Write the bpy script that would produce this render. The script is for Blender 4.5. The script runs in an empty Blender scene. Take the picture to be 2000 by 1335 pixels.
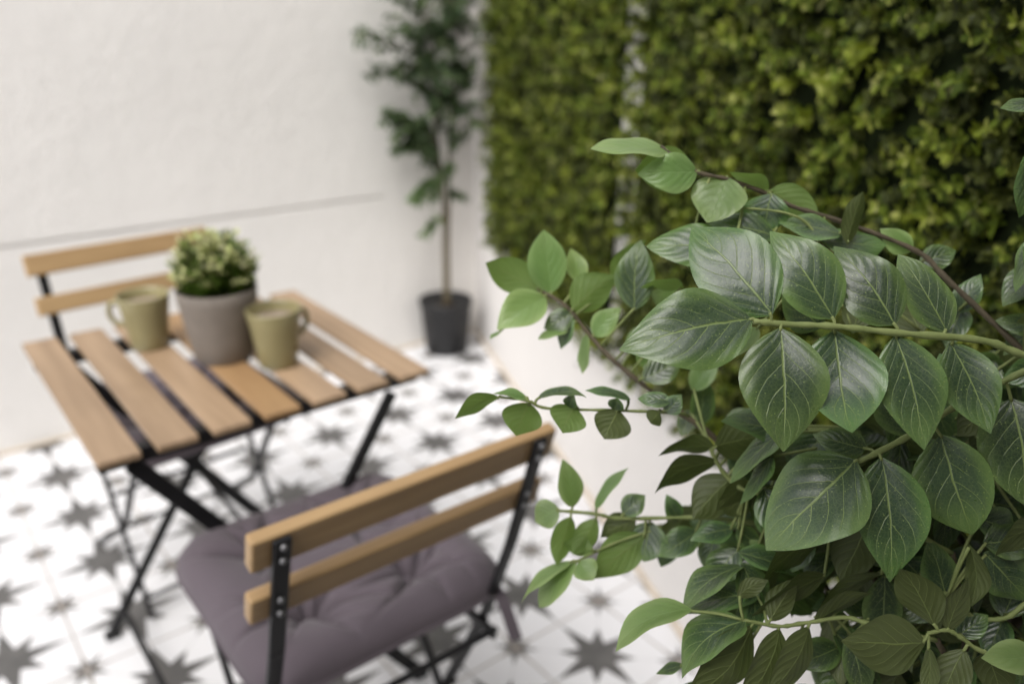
import bpy, math, random
import numpy as np
from mathutils import Vector, Matrix

# ------------------------------------------------------------------ camera, sky, sun, exposure
scene = bpy.context.scene
COL = scene.collection
CAM_POS = np.array((-1.0155, -0.9544, 1.2767))
M_CAM = np.array(((0.781885, 0.222677, -0.582297),
                  (-0.623318, 0.296341, -0.723642),
                  (0.011420, 0.928761, 0.370503)))
F_PX = 1583.67
cam_data = bpy.data.cameras.new('camera')
cam = bpy.data.objects.new('camera', cam_data)
COL.objects.link(cam)
m4 = Matrix.Identity(4)
for r in range(3):
    for c in range(3):
        m4[r][c] = M_CAM[r, c]
    m4[r][3] = CAM_POS[r]
cam.matrix_world = m4
cam_data.sensor_width = 36.0
cam_data.lens = F_PX / 2000 * 36
cam_data.clip_start = 0.02
cam_data.clip_end = 200
cam_data.dof.use_dof = True
cam_data.dof.focus_distance = 0.505
cam_data.dof.aperture_fstop = 3.5
scene.camera = cam

SUN_EL, SUN_AZ = math.radians(52), math.radians(-118)     # azimuth measured from +Y towards +X
world = bpy.data.worlds.new('World')
scene.world = world
world.use_nodes = True
wn = world.node_tree
bg = wn.nodes['Background']
sky = wn.nodes.new('ShaderNodeTexSky')
sky.sky_type = 'NISHITA'
sky.sun_disc = False
sky.sun_elevation = SUN_EL
sky.sun_rotation = SUN_AZ
sky.air_density = 1.0
sky.dust_density = 3.0
hsv = wn.nodes.new('ShaderNodeHueSaturation')
hsv.inputs['Saturation'].default_value = 0.22           # thin overcast: the blue is mostly washed out
wn.links.new(sky.outputs['Color'], hsv.inputs['Color'])
wn.links.new(hsv.outputs['Color'], bg.inputs['Color'])
bg.inputs['Strength'].default_value = 0.13

sun_data = bpy.data.lights.new('sun', 'SUN')
sun_data.energy = 1.5
sun_data.angle = math.radians(50)
sun_data.color = (1.0, 0.965, 0.92)
sun = bpy.data.objects.new('sun', sun_data)
COL.objects.link(sun)
sdir = Vector((math.sin(SUN_AZ) * math.cos(SUN_EL), math.cos(SUN_AZ) * math.cos(SUN_EL), math.sin(SUN_EL)))
sun.rotation_euler = sdir.to_track_quat('Z', 'Y').to_euler()
sun.location = (0, 0, 5)

scene.view_settings.view_transform = 'Standard'
scene.view_settings.look = 'None'
scene.view_settings.gamma = 1
scene.view_settings.exposure = 0.75
scene.render.engine = 'CYCLES'
scene.cycles.use_denoising = True
scene.cycles.max_bounces = 8
scene.cycles.diffuse_bounces = 4
scene.cycles.transparent_max_bounces = 8

RNG = np.random.default_rng(11)
random.seed(5)

# ------------------------------------------------------------------ helpers
RIGHT, UP, BACK = M_CAM[:, 0], M_CAM[:, 1], M_CAM[:, 2]


def P(px, py, d):
    """A point seen at photo pixel (px, py), d metres ahead of the lens."""
    return CAM_POS + d * (-BACK + RIGHT * (px - 1000) / F_PX - UP * (py - 667.5) / F_PX)


class MB:
    """Collects vertices, faces, uvs and material slots of ONE mesh."""

    def __init__(self):
        self.v, self.f, self.uv, self.mi, self.n = [], [], [], [], 0

    def add(self, verts, faces, uvs=None, mat=0):
        verts = np.asarray(verts, float).reshape(-1, 3)
        b = self.n
        self.v.append(verts)
        self.n += len(verts)
        for k, fc in enumerate(faces):
            self.f.append(tuple(int(i) + b for i in fc))
            self.mi.append(mat)
            if uvs is not None:
                self.uv.append([uvs[i] for i in fc])
            else:
                self.uv.append([(0, 0)] * len(fc))
        return self

    def box(self, lo, hi, mat=0, frame=None):
        lo, hi = np.array(lo, float), np.array(hi, float)
        c = np.array([[x, y, z] for x in (lo[0], hi[0]) for y in (lo[1], hi[1]) for z in (lo[2], hi[2])])
        if frame is not None:
            o, ax = frame
            c = np.asarray(o) + c @ np.asarray(ax)
        f = [(0, 1, 3, 2), (4, 6, 7, 5), (0, 4, 5, 1), (2, 3, 7, 6), (0, 2, 6, 4), (1, 5, 7, 3)]
        return self.add(c, f, None, mat)

    def bar(self, a, b, w, h, side=(0, 1, 0), mat=0):
        """Rectangular bar from a to b, w along 'side', h along the third direction."""
        a, b = np.array(a, float), np.array(b, float)
        ax = b - a
        L = np.linalg.norm(ax)
        ax /= L
        s = np.array(side, float)
        s -= ax * (s @ ax)
        s /= np.linalg.norm(s)
        t = np.cross(ax, s)
        return self.box((0, -w / 2, -h / 2), (L, w / 2, h / 2), mat, (a, np.array([ax, s, t])))

    def tube(self, pts, rad, seg=8, mat=0, cap=True):
        pts = np.asarray(pts, float)
        n = len(pts)
        rad = np.full(n, rad) if np.isscalar(rad) else np.asarray(rad, float)
        tan = np.gradient(pts, axis=0)
        tan /= np.linalg.norm(tan, axis=1)[:, None] + 1e-12
        ref = np.array((0, 0, 1.0)) if abs(tan[0][2]) < .9 else np.array((1.0, 0, 0))
        s = np.cross(tan[0], ref)
        s /= np.linalg.norm(s)
        V = []
        ang = np.linspace(0, 2 * math.pi, seg, endpoint=False)
        for i in range(n):
            s = s - tan[i] * (s @ tan[i])
            s /= np.linalg.norm(s)
            t = np.cross(tan[i], s)
            V.append(pts[i] + rad[i] * (np.cos(ang)[:, None] * s + np.sin(ang)[:, None] * t))
        V = np.concatenate(V)
        F = []
        for i in range(n - 1):
            for k in range(seg):
                a, b = i * seg + k, i * seg + (k + 1) % seg
                F.append((a, b, b + seg, a + seg))
        if cap:
            F.append(tuple(range(seg - 1, -1, -1)))
            F.append(tuple(range((n - 1) * seg, n * seg)))
        uv = [(i // seg / max(1, n - 1), (i % seg) / seg) for i in range(n * seg)]
        return self.add(V, F, uv, mat)

    def lathe(self, prof, seg=48, mat=0):
        """prof: list of (r, z), revolved about the z axis."""
        ang = np.linspace(0, 2 * math.pi, seg, endpoint=False)
        V = np.concatenate([np.stack([r * np.cos(ang), r * np.sin(ang), np.full(seg, z)], 1) for r, z in prof])
        F = []
        for i in range(len(prof) - 1):
            for k in range(seg):
                a, b = i * seg + k, i * seg + (k + 1) % seg
                F.append((a, b, b + seg, a + seg))
        return self.add(V, F, None, mat)

    def build(self, name, mats, parent=None, smooth=False, bevel=0.0):
        me = bpy.data.meshes.new(name)
        V = np.concatenate(self.v)
        me.from_pydata(V.tolist(), [], self.f)
        for m in (mats if isinstance(mats, (list, tuple)) else [mats]):
            me.materials.append(m)
        me.polygons.foreach_set('material_index', np.array(self.mi, dtype=np.int32))
        uvl = me.uv_layers.new(name='UVMap')
        uvl.data.foreach_set('uv', np.array([c for f in self.uv for c in f], dtype=np.float32).ravel())
        if smooth:
            me.polygons.foreach_set('use_smooth', np.ones(len(self.f), dtype=bool))
        me.update()
        o = bpy.data.objects.new(name, me)
        COL.objects.link(o)
        if parent is not None:
            o.parent = parent
        if bevel:
            b = o.modifiers.new('bevel', 'BEVEL')
            b.width = bevel
            b.segments = 3
            b.limit_method = 'ANGLE'
            b.angle_limit = math.radians(40)
            b.harden_normals = False
        return o


def leaf_batch(mb, B, A, S, N, L, Wd, prof_u, prof_w, fold, bend, mat=0):
    """Many simple leaves at once: base B, axis A, side S, normal N (all n x 3), length L, width Wd."""
    n = len(B)
    nu = len(prof_u)
    u = np.array(prof_u)
    w = np.array(prof_w)
    V = np.zeros((n, nu, 3, 3))
    for i in range(nu):
        mid = B + A * (L * u[i])[:, None] - N * (bend * L * u[i] ** 2)[:, None]
        e = (Wd * w[i] / 2)[:, None]
        up = N * (fold * Wd * w[i] / 2)[:, None]
        V[:, i, 0] = mid - S * e + up
        V[:, i, 1] = mid
        V[:, i, 2] = mid + S * e + up
    V = V.reshape(-1, 3)
    q = []
    for i in range(nu - 1):
        a = i * 3
        q += [(a, a + 1, a + 4, a + 3), (a + 1, a + 2, a + 5, a + 4)]
    q = np.array(q)
    F = (q[None] + (np.arange(n) * nu * 3)[:, None, None]).reshape(-1, 4)
    uv = [(u[i % (nu * 3) // 3], (i % 3 - 1) * 1.0) for i in range(nu * 3)]
    b = mb.n
    mb.v.append(V)
    mb.n += len(V)
    mb.f += [tuple(x) for x in (F + b).tolist()]
    mb.mi += [mat] * len(F)
    uvq = [[uv[i] for i in fc] for fc in q.tolist()]
    mb.uv += uvq * n
    return mb


def norm(a):
    return a / (np.linalg.norm(a, axis=-1, keepdims=True) + 1e-12)


def spline(pts, n=8):
    """Catmull-Rom through the points."""
    p = np.asarray(pts, float)
    if len(p) == 2:
        return p[0] + (p[1] - p[0]) * np.linspace(0, 1, n + 1)[:, None]
    q = np.concatenate([[2 * p[0] - p[1]], p, [2 * p[-1] - p[-2]]])
    out = []
    for i in range(len(p) - 1):
        a, b, c, d = q[i:i + 4]
        for t in np.linspace(0, 1, n, endpoint=False):
            out.append(.5 * ((2 * b) + (c - a) * t + (2 * a - 5 * b + 4 * c - d) * t * t + (3 * b - a - 3 * c + d) * t ** 3))
    out.append(p[-1])
    return np.array(out)


def thing(name, label, cat, loc=(0, 0, 0), rz=0, group=None):
    o = bpy.data.objects.new(name, None)
    o.empty_display_size = 0.1
    COL.objects.link(o)
    o.location = loc
    o.rotation_euler = (0, 0, rz)
    return tag(o, label, cat, group)


def tag(o, label=None, cat=None, group=None, kind=None):
    if label:
        o['label'] = label
    if cat:
        o['category'] = cat
    if group:
        o['group'] = group
    if kind:
        o['kind'] = kind
    return o


def kids(o):
    return [c for c in COL.objects if c.parent == o]


def copy_tree(o, parent=None):
    c = o.copy()
    COL.objects.link(c)
    c.parent = parent
    for ch in kids(o):
        copy_tree(ch, c)
    return c


# ------------------------------------------------------------------ materials
class NT:
    def __init__(self, name, rough=0.6, spec=0.5):
        self.m = bpy.data.materials.new(name)
        self.m.use_nodes = True
        self.t = self.m.node_tree
        self.p = self.t.nodes['Principled BSDF']
        self.p.inputs['Roughness'].default_value = rough
        self.p.inputs['Specular IOR Level'].default_value = spec
        self.out = self.t.nodes['Material Output']

    def n(self, typ, **kw):
        nd = self.t.nodes.new(typ)
        for k, v in kw.items():
            setattr(nd, k, v)
        return nd

    def l(self, a, b):
        self.t.links.new(a, b)

    def val(self, x, sock):
        if isinstance(x, (int, float)):
            sock.default_value = x
        elif isinstance(x, tuple):
            sock.default_value = x if len(x) == 4 else (*x, 1)
        else:
            self.l(x, sock)

    def math(self, op, a, b=0.0, c=None):
        nd = self.n('ShaderNodeMath', operation=op)
        self.val(a, nd.inputs[0])
        self.val(b, nd.inputs[1])
        if c is not None:
            self.val(c, nd.inputs[2])
        return nd.outputs[0]

    def mix(self, fac, a, b, mode='MIX'):
        nd = self.n('ShaderNodeMix', data_type='RGBA', blend_type=mode)
        self.val(fac, nd.inputs[0])
        self.val(a, nd.inputs[6])
        self.val(b, nd.inputs[7])
        return nd.outputs[2]

    def ramp(self, fac, stops, interp='LINEAR'):
        nd = self.n('ShaderNodeValToRGB')
        nd.color_ramp.interpolation = interp
        el = nd.color_ramp.elements
        while len(el) < len(stops):
            el.new(0.5)
        for e, (p, c) in zip(el, stops):
            e.position = p
            e.color = (*c, 1) if len(c) == 3 else c
        self.val(fac, nd.inputs[0])
        return nd.outputs[0]

    def smooth(self, x, lo, hi):
        nd = self.n('ShaderNodeMapRange', interpolation_type='SMOOTHSTEP')
        self.val(x, nd.inputs[0])
        self.val(lo, nd.inputs[1])
        self.val(hi, nd.inputs[2])
        return nd.outputs[0]

    def noise(self, scale, detail=4, vec=None, rough=0.55, out=0):
        nd = self.n('ShaderNodeTexNoise')
        nd.inputs['Scale'].default_value = scale
        nd.inputs['Detail'].default_value = detail
        nd.inputs['Roughness'].default_value = rough
        if vec is not None:
            self.l(vec, nd.inputs['Vector'])
        return nd.outputs[out]

    def obj(self):
        return self.n('ShaderNodeTexCoord').outputs['Object']

    def mapping(self, vec, scale=(1, 1, 1), rot=(0, 0, 0)):
        nd = self.n('ShaderNodeMapping')
        self.l(vec, nd.inputs[0])
        nd.inputs['Scale'].default_value = scale
        nd.inputs['Rotation'].default_value = rot
        return nd.outputs[0]

    def bump(self, h, strength=0.3, dist=0.002):
        nd = self.n('ShaderNodeBump')
        nd.inputs['Strength'].default_value = strength
        nd.inputs['Distance'].default_value = dist
        self.l(h, nd.inputs['Height'])
        self.l(nd.outputs[0], self.p.inputs['Normal'])

    def color(self, c):
        self.val(c, self.p.inputs['Base Color'])

    def rnd(self):
        return self.n('ShaderNodeNewGeometry').outputs['Random Per Island']


def simple(name, col, rough=0.5, spec=0.5, noise=0.12, scale=30, bump=0.0, metallic=0.0):
    k = NT(name, rough, spec)
    nz = k.noise(scale, 5, k.obj())
    d = tuple(c * (1 - noise) for c in col)
    u = tuple(min(1, c * (1 + noise)) for c in col)
    k.color(k.ramp(nz, [(0.3, d), (0.7, u)]))
    k.p.inputs['Metallic'].default_value = metallic
    if bump:
        k.bump(nz, bump, 0.001)
    return k.m


def mat_wall(name, col):
    k = NT(name, 0.85, 0.25)
    v = k.obj()
    big = k.noise(1.3, 5, v)
    med = k.noise(9, 6, v)
    c = k.mix(k.smooth(big, .35, .7), tuple(x * .96 for x in col), tuple(min(1, x * 1.02) for x in col))
    c = k.mix(k.math('MULTIPLY', k.smooth(med, .50, .72), .16), c, tuple(x * .86 for x in col))
    c = k.mix(k.math('MULTIPLY', k.smooth(k.noise(38, 5, v), .5, .72), .16), c, tuple(x * .82 for x in col))
    k.color(c)
    h = k.math('ADD', k.noise(60, 8, v, .65), k.math('MULTIPLY', k.noise(14, 3, v), 1.2))
    k.bump(h, .5, .006)
    return k.m


def mat_wood(name, axis, col, dark):
    k = NT(name, 0.45, 0.35)
    sc = [38, 38, 38]
    sc[axis] = 2.2
    oi = k.n('ShaderNodeNewGeometry').outputs['Random Per Island']
    v = k.n('ShaderNodeVectorMath', operation='ADD')
    k.l(k.obj(), v.inputs[0])
    cx = k.n('ShaderNodeCombineXYZ')
    for i in range(3):
        k.l(k.math('MULTIPLY', oi, 7.0), cx.inputs[i])
    k.l(cx.outputs[0], v.inputs[1])
    mv = k.mapping(v.outputs[0], tuple(sc))
    nz = k.noise(1.0, 6, mv, .6)
    big = k.noise(6, 3, v.outputs[0])
    c = k.mix(k.smooth(nz, .35, .68), dark, col)
    c = k.mix(k.math('MULTIPLY', k.smooth(big, .5, .75), .28), c, tuple(x * .6 for x in col))
    tone = k.math('ADD', .88, k.math('MULTIPLY', oi, .24))
    hs = k.n('ShaderNodeHueSaturation')
    k.l(tone, hs.inputs['Value'])
    k.l(c, hs.inputs['Color'])
    k.color(hs.outputs[0])
    k.bump(nz, .15, .0006)
    return k.m


def mat_floor():
    k = NT('star_tile', 0.32, 0.4)
    T = 0.25
    sep = k.n('ShaderNodeSeparateXYZ')
    k.l(k.obj(), sep.inputs[0])

    def cell(x, off):
        return k.math('SUBTRACT', k.math('FRACT', k.math('ADD', k.math('DIVIDE', x, T), 100.5 + off)), .5)

    def star(px, py, R1, R2, i1, i2, soft=.006):
        ax, ay = k.math('ABSOLUTE', px), k.math('ABSOLUTE', py)
        a, b = k.math('MAXIMUM', ax, ay), k.math('MINIMUM', ax, ay)
        g = i1 / math.sqrt(2)
        s1 = k.math('ADD', a, k.math('MULTIPLY', b, (R1 - g) / g))
        m1 = k.smooth(s1, R1 + soft, R1 - soft)
        u = k.math('MULTIPLY', k.math('ADD', ax, ay), 1 / math.sqrt(2))
        w = k.math('MULTIPLY', k.math('ABSOLUTE', k.math('SUBTRACT', ax, ay)), 1 / math.sqrt(2))
        g2 = i2 / math.sqrt(2)
        s2 = k.math('ADD', u, k.math('MULTIPLY', w, (R2 - g2) / g2))
        m2 = k.smooth(s2, R2 + soft, R2 - soft)
        return k.math('MAXIMUM', m1, m2)

    px, py = cell(sep.outputs[0], 0), cell(sep.outputs[1], 0)
    qx, qy = cell(sep.outputs[0], .5), cell(sep.outputs[1], .5)
    big = star(px, py, .47, .335, .115, .115)
    sml = star(qx, qy, .215, .205, .052, .052)
    apx, apy = k.math('ABSOLUTE', px), k.math('ABSOLUTE', py)
    aqx, aqy = k.math('ABSOLUTE', qx), k.math('ABSOLUTE', qy)
    mn = k.math('MINIMUM', apx, apy)
    line = k.smooth(mn, .012, .006)
    dg = k.math('ABSOLUTE', k.math('SUBTRACT', apx, apy))
    dline = k.smooth(dg, .014, .005)
    grout = k.smooth(k.math('MINIMUM', aqx, aqy), .0135, .008)
    v = k.obj()
    mot = k.noise(22, 5, v)
    white = k.mix(k.noise(3, 4, v), (.70, .70, .725), (.76, .76, .775))
    dark = k.mix(k.smooth(mot, .3, .7), (.085, .083, .082), (.125, .121, .118))
    c = k.mix(k.math('MULTIPLY', dline, .22), white, (.30, .30, .30))
    c = k.mix(k.math('MULTIPLY', line, .45), c, (.25, .245, .24))
    c = k.mix(big, c, dark)
    c = k.mix(sml, c, k.mix(k.smooth(mot, .3, .7), (.090, .086, .083), (.13, .125, .12)))
    rr = k.math('SQRT', k.math('ADD', k.math('MULTIPLY', qx, qx), k.math('MULTIPLY', qy, qy)))
    c = k.mix(k.math('MULTIPLY', k.smooth(rr, .040, .018), .6), c, (.32, .28, .255))
    c = k.mix(k.math('MULTIPLY', grout, .85), c, (.36, .325, .295))
    # dust and scuffs
    c = k.mix(k.math('MULTIPLY', k.smooth(k.noise(7, 6, v), .55, .8), .12), c, (.50, .47, .43))
    k.color(c)
    k.bump(k.math('SUBTRACT', k.math('MULTIPLY', mot, .15), grout), .4, .0012)
    k.val(k.math('ADD', .25, k.math('MULTIPLY', mot, .25)), k.p.inputs['Roughness'])
    return k.m


def mat_leaf(name, top, edge, under, vein, trans=0.25, rough=0.33, vein_amt=.65):
    """Broad leaf: uv.x runs from the stalk to the tip, uv.y from -1 to 1 across."""
    k = NT(name, rough, 0.7)
    tc = k.n('ShaderNodeTexCoord')
    sep = k.n('ShaderNodeSeparateXYZ')
    k.l(tc.outputs['UV'], sep.inputs[0])
    geo = k.n('ShaderNodeNewGeometry')
    rnd = geo.outputs['Random Per Island']
    ov = tc.outputs['Object']
    wob = k.math('MULTIPLY', k.math('SUBTRACT', k.noise(60, 3, ov), .5), .10)
    u = k.math('ADD', sep.outputs[0], k.math('MULTIPLY', wob, .5))
    v = k.math('ADD', sep.outputs[1], wob)
    av = k.math('ABSOLUTE', sep.outputs[1])
    side = k.math('GREATER_THAN', sep.outputs[1], 0)
    mid = k.smooth(k.math('MULTIPLY', k.math('ABSOLUTE', v), k.math('ADD', .6, sep.outputs[0])), .040, .012)
    mid = k.math('MULTIPLY', mid, k.smooth(u, 1.02, .80))
    # side veins sweep from the midrib forward to the margin
    sv = k.math('SUBTRACT', u, k.math('MULTIPLY', k.math('POWER', av, 1.2), .46))
    sv = k.math('ADD', k.math('MULTIPLY', sv, 5.6), k.math('MULTIPLY', side, .45))
    sv = k.math('ADD', sv, rnd)
    tri = k.math('ABSOLUTE', k.math('SUBTRACT', k.math('FRACT', k.math('ADD', sv, 50)), .5))
    side_v = k.smooth(tri, .045, .012)
    side_v = k.math('MULTIPLY', side_v, k.smooth(av, .98, .55))
    side_v = k.math('MULTIPLY', side_v, k.smooth(k.noise(75, 2, ov), .28, .5))
    # fine net
    vo = k.n('ShaderNodeTexVoronoi', feature='DISTANCE_TO_EDGE')
    vo.inputs['Scale'].default_value = 420
    k.l(ov, vo.inputs['Vector'])
    net = k.math('MULTIPLY', k.smooth(vo.outputs['Distance'], .12, .02), .15)
    vo2 = k.n('ShaderNodeTexVoronoi', feature='F1')
    vo2.inputs['Scale'].default_value = 480
    k.l(ov, vo2.inputs['Vector'])
    sep2 = k.n('ShaderNodeSeparateColor')
    k.l(vo2.outputs['Color'], sep2.inputs[0])
    speck = k.math('MULTIPLY', k.smooth(vo2.outputs['Distance'], .30, .12), k.math('GREATER_THAN', sep2.outputs[0], .72))
    veins = k.math('MAXIMUM', mid, k.math('MULTIPLY', side_v, .85))
    # pale printed rim and tip
    rim = k.math('MAXIMUM', k.smooth(av, .45, 1.0), k.smooth(sep.outputs[0], .50, 1.0))
    rim = k.math('MULTIPLY', rim, k.math('ADD', .45, k.math('MULTIPLY', k.noise(35, 3, ov), .8)))
    t1 = k.mix(rim, top, edge)
    hs = k.n('ShaderNodeHueSaturation')
    k.l(k.math('ADD', .80, k.math('MULTIPLY', rnd, .40)), hs.inputs['Value'])
    k.l(k.math('ADD', .485, k.math('MULTIPLY', k.math('FRACT', k.math('MULTIPLY', rnd, 7.31)), .03)), hs.inputs['Hue'])
    k.l(t1, hs.inputs['Color'])
    c = k.mix(k.math('MULTIPLY', k.math('MAXIMUM', net, k.math('MULTIPLY', speck, .7)), 1.0), hs.outputs[0], vein)
    c = k.mix(k.math('MULTIPLY', veins, vein_amt), c, vein)
    uc = k.mix(k.math('MULTIPLY', veins, .8), under, (.20, .25, .07))
    uc = k.mix(k.math('MULTIPLY', net, .4), uc, tuple(min(1, x * 1.3) for x in under))
    c = k.mix(geo.outputs['Backfacing'], c, uc)
    k.color(c)
    rg = k.math('ADD', rough - .10, k.math('MULTIPLY', k.noise(90, 4, ov), .16))
    rg = k.math('ADD', rg, k.math('MULTIPLY', geo.outputs['Backfacing'], .25))
    k.l(rg, k.p.inputs['Roughness'])
    h = k.math('ADD', k.math('MULTIPLY', veins, -1.0), k.math('MULTIPLY', k.noise(420, 3, ov), .22))
    h = k.math('ADD', h, k.math('MULTIPLY', net, -.5))
    h = k.math('ADD', h, k.math('MULTIPLY', k.smooth(tri, 0, .5), .55))
    k.bump(h, .45, .0007)
    tr = k.n('ShaderNodeBsdfTranslucent')
    k.l(k.mix(.35, c, (.25, .42, .06)), tr.inputs['Color'])
    ms = k.n('ShaderNodeMixShader')
    ms.inputs[0].default_value = trans
    k.l(k.p.outputs[0], ms.inputs[1])
    k.l(tr.outputs[0], ms.inputs[2])
    k.l(ms.outputs[0], k.out.inputs['Surface'])
    return k.m


def mat_small_leaf(name, stops, trans=.25, rough=.4):
    k = NT(name, rough, .18)
    rnd = k.rnd()
    c = k.ramp(rnd, stops)
    tc = k.n('ShaderNodeTexCoord')
    sep = k.n('ShaderNodeSeparateXYZ')
    k.l(tc.outputs['UV'], sep.inputs[0])
    mid = k.smooth(k.math('ABSOLUTE', sep.outputs[1]), .25, .0)
    c = k.mix(k.math('MULTIPLY', mid, .25), c, k.mix(.5, c, (.35, .42, .12)))
    k.color(c)
    tr = k.n('ShaderNodeBsdfTranslucent')
    k.l(c, tr.inputs['Color'])
    ms = k.n('ShaderNodeMixShader')
    ms.inputs[0].default_value = trans
    k.l(k.p.outputs[0], ms.inputs[1])
    k.l(tr.outputs[0], ms.inputs[2])
    k.l(ms.outputs[0], k.out.inputs['Surface'])
    return k.m


def mat_twig(name, a, b):
    k = NT(name, .6, .3)
    v = k.obj()
    k.color(k.ramp(k.noise(55, 5, v), [(.3, a), (.7, b)]))
    k.bump(k.noise(300, 4, v), .4, .0006)
    return k.m


M_WALL = mat_wall('plaster', (.80, .775, .745))
M_WALL2 = mat_wall('plaster_low', (.79, .765, .745))
M_SAND = simple('sand_mortar', (.60, .52, .42), .9, .2, .2, 60, .3)
M_FLOOR = mat_floor()
M_SLAT = mat_wood('acacia_table', 1, (.385, .268, .170), (.285, .194, .12))
M_SLAT_O = mat_wood('acacia_orange', 1, (.43, .27, .135), (.34, .205, .10))
M_BACK = mat_wood('acacia_chair', 0, (.50, .335, .17), (.38, .245, .12))
M_STEEL = simple('black_steel', (.009, .009, .010), .45, .3, .3, 40, .1)
M_BOLT = simple('zinc_bolt', (.26, .26, .27), .42, .5, .1, 200, 0, .9)
M_RUBBER = simple('black_rubber', (.02, .02, .02), .7, .3, .2)
M_GLAZE = simple('olive_glaze', (.275, .245, .128), .28, .5, .07, 25)
M_COFFEE = simple('coffee', (.30, .235, .195), .10, .6, .1)  # pale sky reflection put into the liquid's colour
M_POTG = simple('grey_clay', (.20, .175, .152), .75, .3, .08, 40, .15)
M_POTB = simple('black_plastic', (.012, .012, .013), .5, .4, .15)
M_SOIL = simple('soil', (.03, .022, .015), .95, .1, .4, 120, .6)
M_TRUNK = mat_twig('trunk_bark', (.085, .07, .045), (.16, .13, .08))


def mat_cushion():
    k = NT('mauve_canvas', .9, .15)
    v = k.obj()
    wv = k.noise(500, 2, v)
    c = k.mix(k.noise(14, 4, v), (.088, .072, .084), (.118, .097, .112))
    k.color(c)
    k.bump(k.math('ADD', k.math('MULTIPLY', wv, .4), k.noise(40, 4, v)), .25, .002)
    k.p.inputs['Sheen Weight'].default_value = .2
    return k.m


M_CUSH = mat_cushion()
# ------------------------------------------------------------------ setting: floor and walls
fl = MB()
fl.add([(-9, -9, 0), (9, -9, 0), (9, 9, 0), (-9, 9, 0)], [(0, 1, 2, 3)])
floor = fl.build('floor', M_FLOOR)
tag(floor, 'white floor tiles printed with grey eight pointed stars', 'floor', kind='structure')

WT = np.array((.3842, .9233, 0.))       # along the hedge wall, towards the corner
WN = np.array((-.9233, .3842, 0.))      # out of the hedge wall, into the yard
WO = np.array((.206, -.045, 0.))
WFR = (WO, np.array([WT, WN, (0, 0, 1)]))

back = thing('white_wall', 'white plastered wall with a horizontal joint behind the bistro set', 'wall', (0, 1.75, 0))
wb = MB().box((-4, .010, 0), (1.02, .16, 2.5))
wb.box((-4, -.001, 0), (.52, .010, .640)).box((-4, -.001, .649), (.52, .010, 2.5)).box((.52, -.001, 0), (.955, .010, 2.5))
wb.build('wall_body', M_WALL, back)
MB().box((-4, -.011, .0005), (.93, -.0015, .012)).build('skirting', M_SAND, back, bevel=.003)

side = thing('white_wall', 'white plastered wall carrying the artificial hedge panels', 'wall', (0, 0, 0))
MB().box((-3.2, -.16, 0), (1.944, 0, 2.5), frame=WFR).build('wall_body', M_WALL2, side)
MB().box((-3.2, .0005, .0005), (1.925, .012, .012), frame=WFR).build('skirting', M_SAND, side, bevel=.003)

# unseen wall and overhang behind the camera, added to shade the plant and hedge
M_SHADE_HOUSE = simple('shade_house_render', (.20, .185, .17), .9, .2, .08, 12, .3)
M_ADDED_DECK = simple('added_deck_boards', (.055, .042, .032), .7, .3, .25, 14, .3)
dk = MB()  # unseen boards, added to cut light bounced up from the white floor
for i in range(9):
    dk.box((-3.2, -1.745 + i * .14, .004), (-.02 + (i - 8) * .058, -1.745 + i * .14 + .134, .026))
added_deck = dk.build('added_deck', M_ADDED_DECK)
tag(added_deck, 'unseen dark boards added to cut floor bounce onto the leafy plant', 'added decking', kind='structure')
shade_house = thing('shade_house_facade', 'unseen wall with an overhang, added to shade the near end of the yard', 'shade_house', (0, -1.75, 0))
MB().box((-4, -.2, 0), (-.35, 0, 2.9)).build('shade_facade', M_SHADE_HOUSE, shade_house)
MB().box((-2.6, .002, 2.12), (.10, .64, 2.20)).build('shade_canopy', M_SHADE_HOUSE, shade_house)

# ------------------------------------------------------------------ table
TX0, TY0, TZ = -.85, .16, .70
table = thing('bistro_table', 'square folding table with brown wooden slats on black crossed legs', 'table', (-.5775, .44, 0))


def loc(p, o):
    return np.asarray(p, float) - np.array(o.location)


tb = MB()
for i in range(7):
    x0 = TX0 + i * .081
    tb.box(loc((x0, TY0, TZ - .011), table), loc((x0 + .059, TY0 + .56, TZ), table), 1 if i == 3 else 0)
tb.build('tabletop', [M_SLAT, M_SLAT_O], table, bevel=.0025)
for y in (.205, .66):
    MB().bar(loc((-.845, y, TZ - .0235), table), loc((-.31, y, TZ - .0235), table), .022, .024).build('rail', M_STEEL, table, bevel=.002)
for y, dy in ((.205, -.019), (.66, .019)):
    a = MB().bar(loc((-.802, y + dy, .672), table), loc((-.335, y + dy, .012), table), .012, .026)
    a.build('leg', M_STEEL, table, bevel=.003)
    b = MB().bar(loc((-.378, y + dy * 1.9, .672), table), loc((-.806, y + dy * 1.9, .012), table), .012, .020)
    lg = b.build('leg', M_STEEL, table, bevel=.003)
    for (x, d, l_) in ((-.335, 1, None), (-.806, 1.9, None)):
        MB().bar(loc((x - .016, y + dy * d, .0075), table), loc((x + .016, y + dy * d, .0075), table), .026, .014).build('foot', M_RUBBER, table, bevel=.004)
MB().tube([loc((-.36, .18, .05), table), loc((-.36, .68, .05), table)], .007, 10).build('crossbar', M_STEEL, table)
MB().tube([loc((-.775, .17, .06), table), loc((-.775, .69, .06), table)], .007, 10).build('crossbar', M_STEEL, table)
MB().tube([loc((-.58, .175, .352), table), loc((-.58, .69, .352), table)], .005, 10).build('pivot_rod', M_STEEL, table)


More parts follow.
